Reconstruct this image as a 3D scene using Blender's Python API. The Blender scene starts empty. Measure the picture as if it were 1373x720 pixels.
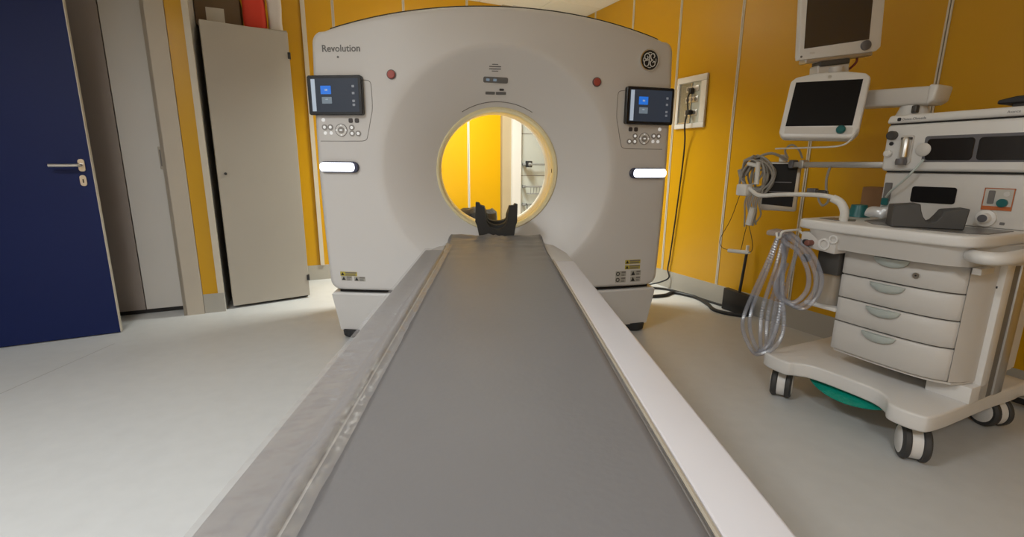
import bpy, bmesh, math, random
from mathutils import Vector, Matrix, noise
random.seed(7)
SC = bpy.context.scene
COL = SC.collection
PI = math.pi
R = math.radians

# ------------------------------------------------------------------ camera
def make_camera():
    yaw, pitch, roll, h = R(2.0), R(12.3), R(-0.41), 1.05
    fw = Vector((math.sin(yaw)*math.cos(pitch), math.cos(yaw)*math.cos(pitch), -math.sin(pitch)))
    rt0 = Vector((math.cos(yaw), -math.sin(yaw), 0)); up0 = rt0.cross(fw)
    rt = math.cos(roll)*rt0 - math.sin(roll)*up0
    up = math.cos(roll)*up0 + math.sin(roll)*rt0
    cd = bpy.data.cameras.new('camera'); cd.sensor_width = 36; cd.lens = 641/1373*36
    cd.clip_start = 0.02; cd.clip_end = 60
    o = bpy.data.objects.new('camera', cd); COL.objects.link(o)
    m = Matrix(((rt.x, up.x, -fw.x, 0), (rt.y, up.y, -fw.y, 0), (rt.z, up.z, -fw.z, h), (0, 0, 0, 1)))
    o.matrix_world = m
    SC.camera = o
make_camera()
# ------------------------------------------------------------------ world, exposure
wd = bpy.data.worlds.new('world'); SC.world = wd; wd.use_nodes = True
wd.node_tree.nodes['Background'].inputs[0].default_value = (0.9, 0.95, 1, 1)
wd.node_tree.nodes['Background'].inputs[1].default_value = 0.02
SC.view_settings.view_transform = 'Standard'; SC.view_settings.look = 'None'
SC.view_settings.gamma = 1; SC.view_settings.use_curve_mapping = False
SC.view_settings.exposure = 0.0
# room axes: s runs along the wall with the cabinet, t towards that wall
TH = R(23.2)
A = Vector((math.cos(TH), math.sin(TH), 0)); B = Vector((-math.sin(TH), math.cos(TH), 0))
def W(s, t, z=0): return A*s + B*t + Vector((0, 0, z))
CEIL = 2.55
# ceiling lamps: s, t, watts, colour, label
LAMPS = [
    (1.52, 3.72, 54, (.95, 1.0, .94), 'square ceiling light panel above the space behind the scanner'),
    (-1.15, 1.0, 36, (.90, .955, 1.0), 'square ceiling light panel above the floor left of the table'),
    (-.7, -1.2, 44, (.90, .955, 1.0), 'square ceiling light panel behind the near end of the table'),
]

# ------------------------------------------------------------------ materials
MATS = {}
def mat(name, col, rough=.5, metal=0., var=.04, scale=8., bump=0., bscale=60., emit=None, es=1., spec=None, coat=0., alpha=1., trans=0.):
    if name in MATS: return MATS[name]
    m = bpy.data.materials.new(name); m.use_nodes = True
    nt = m.node_tree; bs = nt.nodes['Principled BSDF']
    bs.inputs['Roughness'].default_value = rough; bs.inputs['Metallic'].default_value = metal
    if spec is not None: bs.inputs['Specular IOR Level'].default_value = spec
    if coat: bs.inputs['Coat Weight'].default_value = coat; bs.inputs['Coat Roughness'].default_value = .15
    if trans: bs.inputs['Transmission Weight'].default_value = trans
    if alpha < 1: bs.inputs['Alpha'].default_value = alpha
    tc = nt.nodes.new('ShaderNodeTexCoord'); nz = nt.nodes.new('ShaderNodeTexNoise')
    nz.inputs['Scale'].default_value = scale; nz.inputs['Detail'].default_value = 4
    nt.links.new(tc.outputs['Object'], nz.inputs['Vector'])
    mx = nt.nodes.new('ShaderNodeMix'); mx.data_type = 'RGBA'
    c = Vector(col)
    mx.inputs[6].default_value = (*(c*(1-var)), 1); mx.inputs[7].default_value = (*[min(1, x) for x in c*(1+var)], 1)
    nt.links.new(nz.outputs['Fac'], mx.inputs[0]); nt.links.new(mx.outputs[2], bs.inputs['Base Color'])
    if bump:
        n2 = nt.nodes.new('ShaderNodeTexNoise'); n2.inputs['Scale'].default_value = bscale; n2.inputs['Detail'].default_value = 3
        nt.links.new(tc.outputs['Object'], n2.inputs['Vector'])
        bp = nt.nodes.new('ShaderNodeBump'); bp.inputs['Strength'].default_value = bump; bp.inputs['Distance'].default_value = .01
        nt.links.new(n2.outputs['Fac'], bp.inputs['Height']); nt.links.new(bp.outputs['Normal'], bs.inputs['Normal'])
    if emit:
        bs.inputs['Emission Color'].default_value = (*emit, 1); bs.inputs['Emission Strength'].default_value = es
    MATS[name] = m
    return m
def film_mat(name, tint, gloss, rough, bump=.3, bscale=30., body=(.8, .82, .85), body_w=.15):
    m = bpy.data.materials.new(name); m.use_nodes = True; nt = m.node_tree; nt.nodes.clear()
    out = nt.nodes.new('ShaderNodeOutputMaterial')
    tr = nt.nodes.new('ShaderNodeBsdfTransparent'); tr.inputs[0].default_value = (*tint, 1)
    df = nt.nodes.new('ShaderNodeBsdfDiffuse'); df.inputs[0].default_value = (*body, 1)
    gl = nt.nodes.new('ShaderNodeBsdfGlossy'); gl.inputs['Roughness'].default_value = rough
    tc = nt.nodes.new('ShaderNodeTexCoord'); n2 = nt.nodes.new('ShaderNodeTexNoise'); n2.inputs['Scale'].default_value = bscale
    nt.links.new(tc.outputs['Object'], n2.inputs['Vector'])
    bp = nt.nodes.new('ShaderNodeBump'); bp.inputs['Strength'].default_value = bump; bp.inputs['Distance'].default_value = .01
    nt.links.new(n2.outputs['Fac'], bp.inputs['Height']); nt.links.new(bp.outputs['Normal'], gl.inputs['Normal'])
    m1 = nt.nodes.new('ShaderNodeMixShader'); m1.inputs[0].default_value = body_w
    nt.links.new(tr.outputs[0], m1.inputs[1]); nt.links.new(df.outputs[0], m1.inputs[2])
    m2 = nt.nodes.new('ShaderNodeMixShader'); m2.inputs[0].default_value = gloss
    nt.links.new(m1.outputs[0], m2.inputs[1]); nt.links.new(gl.outputs[0], m2.inputs[2])
    nt.links.new(m2.outputs[0], out.inputs[0])
    MATS[name] = m
    return m
mat('yellow', (.60, .315, .001), .34, var=.03, scale=2)
mat('joint', (.62, .56, .46), .4)
mat('base_grey', (.40, .375, .33), .45, var=.05, scale=5)
mat('wall_white', (.66, .63, .59), .5, var=.03, scale=3)
mat('wall_supply', (.50, .52, .48), .45, var=.03, scale=3)
mat('beige', (.50, .44, .36), .5, var=.04)
mat('tan', (.42, .33, .20), .5, var=.04)
mat('badge_silver', (.82, .82, .80), .3)
mat('rail_dull', (.24, .24, .23), .45)
mat('taupe_shade', (.34, .29, .26), .5, var=.04)  # shade on the recessed door, put into the colour
mat('ceiling_white', (.84, .80, .70), .8, var=.03, scale=30, bump=.1, bscale=200)
mat('floor_vinyl', (.59, .59, .58), .42, var=.06, scale=14, bump=.03, bscale=300)
mat('weld', (.42, .41, .39), .5)
mat('blue', (.003, .012, .085), .5, var=.05, scale=4, spec=.3)
mat('steel', (.62, .60, .57), .28, metal=1., var=.05)
mat('chrome', (.8, .8, .8), .12, metal=1., var=.02)
mat('cabinet', (.40, .36, .305), .5, var=.03, scale=4)
mat('cabinet_in_shade', (.10, .085, .07), .7)  # cabinet colour darkened, the shade inside is put into it
mat('gantry', (.70, .675, .655), .38, var=.015, scale=3)
mat('gantry_base', (.70, .68, .66), .4, var=.02)
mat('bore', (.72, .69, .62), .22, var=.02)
mat('bore_ring', (.82, .72, .44), .25, var=.03)  # reflection of the yellow wall put into the ring colour
mat('black', (.018, .018, .02), .45, var=.1)
mat('black_rubber', (.03, .03, .032), .7, var=.1)
mat('dark_gap', (.02, .018, .017), .8)
mat('line', (.20, .18, .165), .6)
mat('grey_print', (.16, .155, .15), .5)
mat('red', (.42, .08, .06), .4)
mat('red_ring', (.12, .09, .085), .4)
mat('screen_bezel', (.015, .016, .02), .25)
mat('screen_ui', (.012, .014, .018), .2, emit=(.024, .030, .042), es=1., spec=.3)
mat('ui_light', (.25, .28, .3), .3, emit=(.26, .31, .38), es=1.)
mat('ui_blue', (.01, .07, .3), .3, emit=(.015, .13, .52), es=1.)
mat('ui_grey', (.1, .12, .14), .3, emit=(.11, .14, .17), es=1.)
mat('ui_dim', (.2, .2, .2), .3, emit=(.10, .11, .13), es=1.)
mat('button_white', (.8, .8, .8), .4, emit=(.6, .6, .6), es=.5)
mat('button_dark', (.07, .06, .06), .4)
mat('button_grey', (.33, .31, .29), .4)
mat('light_bar', (.9, .9, .95), .3, emit=(.88, .93, 1.), es=3.5)
mat('bar_bezel', (.06, .065, .11), .35)
mat('sticker_yellow', (.52, .42, .06), .5)
mat('sticker_white', (.44, .42, .37), .5)
mat('rail_white', (.64, .61, .62), .32, var=.03, scale=6)
mat('rail_covered', (.29, .268, .256), .45, var=.06, scale=6)
mat('table_body', (.50, .47, .44), .42)
mat('mat_vinyl', (.168, .160, .160), .45, var=.05, scale=5, bump=.04, bscale=90)
mat('mat_edge', (.42, .36, .28), .5)
mat('foam_black', (.022, .021, .020), .6, var=.15, scale=20)
mat('foam_grey', (.075, .073, .072), .65, var=.08, scale=20)
mat('machine', (.64, .61, .575), .38, var=.02, scale=4)
mat('machine_white', (.75, .73, .705), .32, var=.02, scale=4)
mat('machine_dark', (.06, .055, .05), .5)
mat('tray_grey', (.16, .155, .15), .3)
mat('drawer', (.62, .59, .555), .4, var=.02, scale=4)
mat('handle_green', (.50, .545, .52), .35)
mat('alu', (.55, .53, .50), .35, metal=.8)
mat('slot', (.16, .15, .14), .5)
mat('tyre', (.045, .044, .043), .6)
mat('teal', (.0, .26, .19), .2, var=.2, scale=30, bump=.6, bscale=40)
mat('teal_plastic', (.01, .12, .12), .35)
mat('screen_off', (.14, .14, .15), .12, metal=.75)
mat('screen_matte', (.006, .005, .005), .4, spec=.2)
mat('window_black', (.012, .009, .008), .2)
mat('knob_grey', (.13, .125, .135), .4)
mat('orange', (.50, .13, .03), .5)
mat('brown_card', (.26, .13, .05), .7, var=.15, scale=6)
mat('card_dark', (.14, .09, .05), .8, var=.15, scale=6)
mat('paper', (.55, .52, .47), .7)
mat('red_fabric', (.62, .035, .012), .6, var=.1)
mat('white_fabric', (.62, .57, .54), .7)
mat('bag_black', (.008, .008, .009), .3, bump=.5, bscale=25)
mat('cable_black', (.012, .012, .014), .5)
mat('cable_grey', (.33, .31, .28), .5)
mat('cable_red', (.16, .01, .012), .5)
mat('hose_white', (.72, .70, .66), .35)
mat('pink_brown', (.20, .07, .05), .5)
film_mat('film', (.97, .97, .98), .20, .26, bump=.7, bscale=22, body=(.62, .60, .60), body_w=.16)
film_mat('hose_clear', (.95, .95, .96), .10, .22, bump=.1, body=(.50, .53, .62), body_w=.30)
film_mat('bag_clear', (.95, .95, .95), .15, .2, bump=.6, bscale=40, body=(.85, .85, .85), body_w=.6)
film_mat('canister', (.9, .9, .88), .10, .2, bump=.05, body=(.6, .55, .48), body_w=.5)
film_mat('panel_glass', (.8, .8, .78), .07, .10, bump=.02, body=(.5, .5, .48), body_w=.2)
mat('lamp_diffuser', (.9, .9, .88), .6, emit=(1, .95, .86), es=4.)

# ------------------------------------------------------------------ shapes: every shape is (verts, faces)
def add(*shapes):
    V, F = [], []
    for v, f in shapes:
        k = len(V); V += [Vector(p) for p in v]; F += [tuple(i+k for i in q) for q in f]
    return V, F
def tf(shape, m):
    return [m @ Vector(p) for p in shape[0]], shape[1]
def mv(shape, x=0, y=0, z=0): return tf(shape, Matrix.Translation((x, y, z)))
def box(x0, x1, y0, y1, z0, z1):
    V = [Vector(p) for p in ((x0,y0,z0),(x1,y0,z0),(x1,y1,z0),(x0,y1,z0),(x0,y0,z1),(x1,y0,z1),(x1,y1,z1),(x0,y1,z1))]
    return V, [(3,2,1,0),(4,5,6,7),(0,1,5,4),(1,2,6,5),(2,3,7,6),(3,0,4,7)]
def bev(shape, r, seg=2, ang=30):
    bm = bmesh.new(); vs = [bm.verts.new(p) for p in shape[0]]
    for f in shape[1]: bm.faces.new([vs[i] for i in f])
    bm.normal_update()
    ed = [e for e in bm.edges if len(e.link_faces) == 2 and e.calc_face_angle(0) > R(ang)]
    bmesh.ops.bevel(bm, geom=ed, offset=r, segments=seg, affect='EDGES', profile=.5, clamp_overlap=True)
    bm.verts.ensure_lookup_table(); bm.verts.index_update()
    V = [v.co.copy() for v in bm.verts]; F = [tuple(v.index for v in f.verts) for f in bm.faces]
    bm.free(); return V, F
def rbox(x0, x1, y0, y1, z0, z1, r=.01, seg=2): return bev(box(x0, x1, y0, y1, z0, z1), r, seg)
def prism(poly, z0, z1):
    """poly: counter-clockwise (x, y) list, extruded along z"""
    n = len(poly)
    V = [Vector((x, y, z0)) for x, y in poly] + [Vector((x, y, z1)) for x, y in poly]
    return V, [tuple(range(n-1, -1, -1)), tuple(range(n, 2*n))] + [(i, (i+1) % n, n+(i+1) % n, n+i) for i in range(n)]
XZ = Matrix(((1,0,0,0),(0,0,-1,0),(0,1,0,0),(0,0,0,1)))      # (x, y, z) -> (x, -z, y): drawing on a face seen from -y
def prism_xz(poly, y0, y1):
    """poly in x, z (counter-clockwise seen from -y), from y0 (front) to y1"""
    return tf(prism(poly, -y1, -y0), XZ)
def disc(r, h, n=24): return prism([(r*math.cos(2*PI*i/n), r*math.sin(2*PI*i/n)) for i in range(n)], 0, h)
def rrect(w, h, r, n=5):
    P = []
    for cx, cy, a0 in ((w/2-r, h/2-r, 0), (-w/2+r, h/2-r, 90), (-w/2+r, -h/2+r, 180), (w/2-r, -h/2+r, 270)):
        for k in range(n+1):
            a = R(a0+90*k/n); P.append((cx+r*math.cos(a), cy+r*math.sin(a)))
    return P
def face_plate(w, h, r, d, n=5):      # plate in x-z, front at y=-d, back at y=0
    return prism_xz(rrect(w, h, r, n), -d, 0)
def face_disc(r, d, n=24): return prism_xz([(r*math.cos(2*PI*i/n), r*math.sin(2*PI*i/n)) for i in range(n)], -d, 0)
def ring(r1, r0, d, n=28):            # flat ring in x-z
    V, F = [], []
    for i in range(n):
        a = 2*PI*i/n; c, s = math.cos(a), math.sin(a)
        V += [Vector((r1*c, 0, r1*s)), Vector((r1*c, -d, r1*s)), Vector((r0*c, -d, r0*s)), Vector((r0*c, 0, r0*s))]
    for i in range(n):
        j = (i+1) % n
        for k in range(4):
            l = (k+1) % 4; F.append((4*i+k, 4*i+l, 4*j+l, 4*j+k))
    return V, F
def lathe(prof, n=32, axis='z'):
    V, F = [], []
    for r, z in prof:
        for i in range(n):
            a = 2*PI*i/n; V.append(Vector((r*math.cos(a), r*math.sin(a), z)))
    for k in range(len(prof)-1):
        for i in range(n):
            j = (i+1) % n; F.append((k*n+i, k*n+j, (k+1)*n+j, (k+1)*n+i))
    if prof[0][0] > 1e-6: F.append(tuple(range(n-1, -1, -1)))
    if prof[-1][0] > 1e-6: F.append(tuple(range((len(prof)-1)*n, len(prof)*n)))
    if axis == 'y': return tf((V, F), Matrix.Rotation(R(-90), 4, 'X'))
    if axis == 'x': return tf((V, F), Matrix.Rotation(R(90), 4, 'Y'))
    return V, F
def spline(pts, k=8, closed=False):
    P = [Vector(p) for p in pts]; n = len(P); out = []
    rng = range(n if closed else n-1)
    for i in rng:
        p1, p2 = P[i], P[(i+1) % n]
        p0 = P[i-1] if (i > 0 or closed) else p1*2-p2
        p3 = P[(i+2) % n] if (i+2 < n or closed) else p2*2-p1
        for j in range(k):
            t = j/k
            out.append(.5*((2*p1)+(p2-p0)*t+(2*p0-5*p1+4*p2-p3)*t*t+(3*p1-p0-3*p2+p3)*t**3))
    if not closed: out.append(P[-1])
    return out
def tube(pts, r, n=8, k=8, closed=False, smooth=True, rfun=None):
    P = spline(pts, k, closed) if smooth else [Vector(p) for p in pts]
    m = len(P); V, F = [], []
    nrm = None
    for i, p in enumerate(P):
        d = (P[(i+1) % m] if (closed or i < m-1) else p) - (P[i-1] if (closed or i > 0) else p)
        d.normalize()
        if nrm is None:
            nrm = d.orthogonal().normalized()
        nrm = (nrm - d*nrm.dot(d)).normalized(); bn = d.cross(nrm)
        rr = rfun(i/(m-1), i) if rfun else r
        for j in range(n):
            a = 2*PI*j/n; V.append(p + (nrm*math.cos(a)+bn*math.sin(a))*rr)
    for i in range(m if closed else m-1):
        i2 = (i+1) % m
        for j in range(n):
            j2 = (j+1) % n; F.append((i*n+j, i*n+j2, i2*n+j2, i2*n+j))
    if not closed:
        F.append(tuple(range(n-1, -1, -1))); F.append(tuple(range((m-1)*n, m*n)))
    return V, F
def text_shape(s, size, depth=.001, align='LEFT', shear=0., offset=0.):
    cu = bpy.data.curves.new('lettering', 'FONT'); cu.body = s; cu.size = size; cu.extrude = depth/2; cu.align_x = align; cu.shear = shear
    cu.resolution_u = 3; cu.offset = offset
    o = bpy.data.objects.new('lettering', cu); COL.objects.link(o)
    dg = bpy.context.evaluated_depsgraph_get(); me = bpy.data.meshes.new_from_object(o.evaluated_get(dg))
    V = [XZ @ v.co for v in me.vertices]; F = [tuple(p.vertices) for p in me.polygons]
    bpy.data.objects.remove(o); bpy.data.curves.remove(cu); bpy.data.meshes.remove(me)
    return V, F

# ------------------------------------------------------------------ objects
def obj(name, shape, material, parent=None, m=None, smooth=True, angle=35, label=None):
    V, F = shape if m is None else tf(shape, m)
    me = bpy.data.meshes.new(name); me.from_pydata([tuple(v) for v in V], [], F); me.update()
    if smooth:
        me.polygons.foreach_set('use_smooth', [True]*len(me.polygons)); me.set_sharp_from_angle(angle=R(angle))
    me.materials.append(MATS[material])
    o = bpy.data.objects.new(name, me); COL.objects.link(o)
    if parent: o.parent = parent
    if label: o['label'] = label
    return o
def tag(o, label, cat, group=None):
    o['label'] = label; o['category'] = cat
    if group: o['group'] = group
    return o
def thing(name, label, cat, loc=(0, 0, 0), rz=0., group=None):
    o = bpy.data.objects.new(name, None); COL.objects.link(o); o.empty_display_size = .1
    o.location = loc; o.rotation_euler = (0, 0, rz)
    return tag(o, label, cat, group)
def struct(name, shape, material, label, cat='wall', **k):
    o = obj(name, shape, material, **k); o['kind'] = 'structure'; o['label'] = label; o['category'] = cat
    return o
def ebox(e, name, x0, x1, y0, y1, z0, z1, material, r=0., seg=2, parent=None, label=None):
    return obj(name, rbox(x0, x1, y0, y1, z0, z1, r, seg) if r else box(x0, x1, y0, y1, z0, z1), material, parent or e, label=label)
ROOM = Matrix.Rotation(TH, 4, 'Z')
def sbox(s0, s1, t0, t1, z0, z1): return tf(box(s0, s1, t0, t1, z0, z1), ROOM)

# ------------------------------------------------------------------ the room
SR, TA, TB, SL, TN = 2.976, 3.868, 4.632, -1.96, -2.3
fl = struct('floor', sbox(-3.3, SR+.1, TN-.1, TB+.1, -.08, 0), 'floor_vinyl', 'pale grey vinyl floor of the scanner room', 'floor')
obj('weld_seam', tf(box(0, .72, -.002, .002, -.001, .0005), Matrix.Translation((-2.287, 2.02, 0)) @ Matrix.Rotation(R(87), 4, 'Z')), 'weld', fl)
cl = struct('ceiling', sbox(-3.3, SR+.1, TN-.1, TB+.1, CEIL+.03, CEIL+.1), 'base_grey', 'off-white tiled ceiling of the scanner room', 'ceiling')
tile_me = {}
for i in range(-4, 6):
    for j in range(-5, 9):
        s0, t0 = max(SL, .02+.6*i), max(TN, .08+.6*j)
        s1, t1 = min(SR, .02+.6*i+.594), min(TB, .08+.6*j+.594)
        if s1-s0 < .05 or t1-t0 < .05: continue
        key = (round(s1-s0, 3), round(t1-t0, 3))
        if key not in tile_me:
            o = obj('ceiling_tile', tf(bev(box(0, s1-s0, 0, t1-t0, 0, .03), .003, 1), ROOM), 'ceiling_white', cl); tile_me[key] = o.data
        else:
            o = bpy.data.objects.new('ceiling_tile', tile_me[key]); COL.objects.link(o); o.parent = cl
        o.location = W(s0, t0, CEIL)
for s, t, wts, colr, lab in LAMPS:
    e = thing('ceiling_light', lab, 'ceiling light', W(s, t, CEIL-.028), TH, 'ceiling light panels')
    obj('frame', add(box(-.3, .3, -.3, -.27, 0, .028), box(-.3, .3, .27, .3, 0, .028), box(-.3, -.27, -.27, .27, 0, .028), box(.27, .3, -.27, .27, 0, .028)), 'machine_white', e)
    obj('diffuser', box(-.27, .27, -.27, .27, .012, .026), 'lamp_diffuser', e)
    ld = bpy.data.lights.new('lamp', 'AREA'); ld.shape = 'SQUARE'; ld.size = .52; ld.energy = wts; ld.color = colr; ld.spread = R(122 if t > 3 else 160)
    lo = bpy.data.objects.new('lamp', ld); COL.objects.link(lo); lo.parent = e; lo.location = (0, 0, .008)
# right wall with yellow laminate panels
def panels(wall, axis, face, cuts, z0, z1, sgn, joint_w=.022):
    """axis 's': wall at s=face, cuts along t; axis 't': wall at t=face, cuts along s; sgn: into the room"""
    for c0, c1 in zip(cuts[:-1], cuts[1:]):
        f0, f1 = sorted((face, face-sgn*.012))
        b = sbox(f0, f1, c0+.006, c1-.006, z0, z1) if axis == 's' else sbox(c0+.006, c1-.006, f0, f1, z0, z1)
        obj('panel', b, 'yellow', wall)
    for c in cuts[1:-1]:
        f0, f1 = sorted((face+sgn*.004, face-sgn*.012))
        for d in (-1, 1):
            e0, e1 = sorted((c+d*.0025, c+d*joint_w/2))
            b = sbox(f0, f1, e0, e1, z0, z1) if axis == 's' else sbox(e0, e1, f0, f1, z0, z1)
            obj('joint_strip', b, 'joint', wall)
wr = struct('wall_right', sbox(SR+.012, SR+.1, TN-.1, TB+.1, 0, CEIL), 'joint', 'glossy yellow panelled wall at the right with pale joint strips')
panels(wr, 's', SR, [-2.3, -1.62, -1.02, -.42, .185, .785, 1.385, 1.99, 2.59, 3.19, 3.787, 4.39, 4.632], .148, CEIL, -1)
struct('baseboard_right', sbox(SR-.006, SR+.012, TN, TB, 0, .148), 'base_grey', 'grey coved baseboard along the right yellow wall', 'baseboard')
# back wall behind cabinet and scanner
wb = struct('wall_back', sbox(-.56, SR+.1, TB+.012, TB+.1, 0, CEIL), 'joint', 'yellow panelled back wall behind the cabinet and the scanner')
panels(wb, 't', TB, [-.46, -.11, .49, 1.09, 1.69, 2.047], .135, CEIL, -1)
obj('cable_duct', sbox(.238, .272, TB-.022, TB, .135, CEIL), 'joint', wb)
struct('baseboard_back', sbox(-.46, 2.047, TB-.006, TB+.012, 0, .135), 'base_grey', 'grey coved baseboard along the back wall', 'baseboard')
struct('trim_1', sbox(2.047, 2.147, TB-.03, TB+.012, 0, CEIL), 'tan', 'beige vertical casing strip at the end of the back wall panels', 'trim')
struct('trim_2', sbox(2.147, 2.249, TB-.06, TB+.012, 0, CEIL), 'wall_white', 'white vertical post beside the beige casing strip', 'trim')
sp = struct('wall_supply', sbox(2.249, SR, TB-.004, TB+.012, 0, CEIL), 'wall_supply', 'pale grey wall panel with equipment rails seen through the bore')
for z in (.5, .93, 1.36, 1.8, 2.2):
    obj('seam_line', sbox(2.249, SR, TB-.006, TB-.0035, z, z+.006), 'line', sp)
# wall with the doors on the left
wa = struct('wall_left', add(sbox(SL-.1, -1.62, TA, TA+.76, 0, CEIL), sbox(-.70, -.46, TA+.012, TA+.76, 0, CEIL), sbox(-1.62, -.70, TA, TA+.76, 2.1, CEIL), sbox(-1.62, -.70, TA+.3, TA+.76, 0, 2.1)), 'wall_white', 'wall segment with the recessed white door and a yellow strip')
obj('panel', sbox(-.586, -.494, TA, TA+.012, .138, CEIL), 'yellow', wa)
obj('baseboard', sbox(-.586, -.46, TA-.004, TA+.012, 0, .138), 'base_grey', wa)
obj('edge_strip', sbox(-.494, -.458, TA-.004, TA+.03, .138, CEIL), 'joint', wa)
struct('trim_3', add(sbox(-.71, -.588, TA-.012, TA+.012, 0, 2.12), sbox(-.71, -.69, TA-.012, TA+.30, 0, 2.12), sbox(-1.70, -.588, TA-.012, TA+.012, 2.12, 2.22)), 'beige', 'pale beige steel frame of the recessed white door', 'trim')
d2 = struct('door_2', sbox(-.955, -.712, TA+.16, TA+.20, .03, 2.1), 'wall_white', 'white recessed door leaf behind the open blue door', 'door')
obj('side_panel', sbox(-1.62, -.96, TA+.155, TA+.20, .03, 2.1), 'taupe_shade', d2)  # shaded part of the white door, painted as a darker strip
obj('door_gap', sbox(-1.62, -.712, TA+.165, TA+.195, 0.001, .03), 'dark_gap', d2)
obj('flush_pull', tf(rbox(-.755, -.732, TA+.153, TA+.162, 1.0, 1.15, .004), ROOM), 'beige', d2)
obj('pull_recess', sbox(-.748, -.741, TA+.1515, TA+.156, 1.02, 1.13), 'line', d2)
# far left wall with the opening the blue door belongs to, corridor beyond, wall behind the camera
struct('wall_far_left', add(sbox(SL-.1, SL, TN-.1, 2.58, 0, CEIL), sbox(SL-.1, SL, 3.62, TA, 0, CEIL), sbox(SL-.1, SL, 2.58, 3.62, 2.12, CEIL), sbox(-3.3, -3.22, TN, TA+.3, 0, CEIL), sbox(-3.3, SL, 1.6, 1.68, 0, CEIL), sbox(-3.3, SL-.1, TA, TA+.1, 0, CEIL)), 'wall_white', 'plain white wall left of the table with the doorway of the blue door')
wn = struct('wall_near', sbox(-3.3, SR+.1, TN-.1, TN-.012, 0, CEIL), 'joint', 'yellow panelled wall behind the near end of the table')
panels(wn, 't', TN, [-1.96, -1.31, -.71, -.11, .49, 1.09, 1.69, 2.29, 2.976], .148, CEIL, 1)
struct('baseboard_near', sbox(SL, SR, TN-.012, TN+.006, 0, .148), 'base_grey', 'grey coved baseboard along the near yellow wall', 'baseboard')
# open blue door
e = bpy.data.objects.new('door_1', None); COL.objects.link(e); e['kind'] = 'structure'
e['label'] = 'open dark blue door leaf with a steel lever handle'; e['category'] = 'door'
da = R(27.4); tip = Vector((-2.348, 2.927, 0)); DW = .94
e.location = tip - DW*Vector((math.cos(da), math.sin(da), 0)); e.rotation_euler = (0, 0, da)
ebox(e, 'door_leaf', 0, DW-.004, 0, .042, .006, 2.06, 'blue')
ebox(e, 'edge_band', DW-.004, DW, .001, .043, .006, 2.06, 'joint')
h = obj('door_handle', tube([(DW-.048, -.002, 1.028), (DW-.048, -.05, 1.028), (DW-.065, -.058, 1.027), (DW-.12, -.058, 1.026), (DW-.178, -.056, 1.026)], .0095, 10, 6), 'steel', e)
obj('rose', mv(face_plate(.03, .07, .013, .008), DW-.046, 0, 1.027), 'steel', h)
h2 = obj('lock_plate', mv(face_plate(.03, .062, .014, .007), DW-.050, 0, .940), 'steel', e)
obj('keyhole', mv(face_plate(.006, .022, .003, .002), DW-.050, -.0065, .938), 'black', h2)

# ------------------------------------------------------------------ tall cabinet
e = thing('storage_cabinet', 'tall beige metal cabinet with its door slightly ajar', 'cabinet', W(.106, 4.035, 0), TH)
CW, CD, CH = .536, .56, 1.955
obj('body', add(box(-CW, -CW+.02, .0, CD, .03, CH), box(-.02, 0, 0, CD, .03, CH), box(-CW+.02, -.02, CD-.02, CD, .03, CH), box(-CW, 0, 0, CD, CH, CH+.015)), 'cabinet', e)
ebox(e, 'plinth', -CW+.01, -.01, .02, CD, 0, .03, 'black')
ebox(e, 'inner_floor', -CW+.02, -.02, .01, CD-.02, .03, .05, 'cabinet_in_shade')
for z in (.5, .95, 1.4): ebox(e, 'shelf', -CW+.02, -.02, .03, CD-.02, z, z+.02, 'cabinet_in_shade')
dm = Matrix.Rotation(R(11.1), 4, 'Z')
dr = obj('door', bev(box(-.533, 0, -.022, 0, .02, 1.955), .002, 1), 'cabinet', e, dm)
obj('lock', lathe([(.009, 0), (.009, .01), (.005, .014)], 14), 'black', dr, dm @ Matrix.Translation((-.485, -.022, .972)) @ Matrix.Rotation(R(90), 4, 'X'))
for z in (.165, 1.80): obj('hinge', rbox(-.008, .012, -.03, .006, z-.022, z+.022, .003), 'black', dr)
# things on the cabinet
e = thing('cardboard_box', 'brown cardboard box with a pale label on top of the cabinet', 'box', W(-.31, 4.26, CH+.015), TH)
obj('body', bev(box(-.145, .13, -.12, .2, 0, .22), .003, 1), 'card_dark', e)
obj('label_sheet', box(-.08, .03, -.1215, -.1195, .01, .12), 'paper', e)
obj('flap', tf(box(-.145, .13, 0, .004, 0, .10), Matrix.Translation((0, -.12, .22)) @ Matrix.Rotation(R(25), 4, 'X')), 'card_dark', e)
e = thing('folded_vest', 'bright red folded fabric bundle on top of the cabinet', 'clothing', W(-.09, 4.22, CH+.015), TH)
def crumple(shape, amp, sc, seed=0):
    return [p + amp*noise.noise_vector(p*sc + Vector((seed, seed*2, 0))) for p in shape[0]], shape[1]
def grid_box(x0, x1, y0, y1, z0, z1, r, n=3):
    bm = bmesh.new(); sh = rbox(x0, x1, y0, y1, z0, z1, r, 3); vs = [bm.verts.new(p) for p in sh[0]]
    for f in sh[1]: bm.faces.new([vs[i] for i in f])
    for _ in range(n): bmesh.ops.subdivide_edges(bm, edges=[q for q in bm.edges if q.calc_length() > .025], cuts=1, use_grid_fill=True)
    bmesh.ops.triangulate(bm, faces=bm.faces[:])
    bm.verts.index_update()
    out = [v.co.copy() for v in bm.verts], [tuple(v.index for v in f.verts) for f in bm.faces]; bm.free(); return out
obj('bundle', crumple(grid_box(-.075, .070, -.11, .15, .004, .30, .03), .010, 7, 1), 'red_fabric', e)
e = thing('paper_bag', 'white paper bundle beside the red bundle on the cabinet', 'bag', W(.045, 4.22, CH+.015), TH)
obj('bundle', crumple(grid_box(-.05, .04, -.10, .12, .002, .27, .02), .005, 12, 5), 'white_fabric', e)

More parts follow.
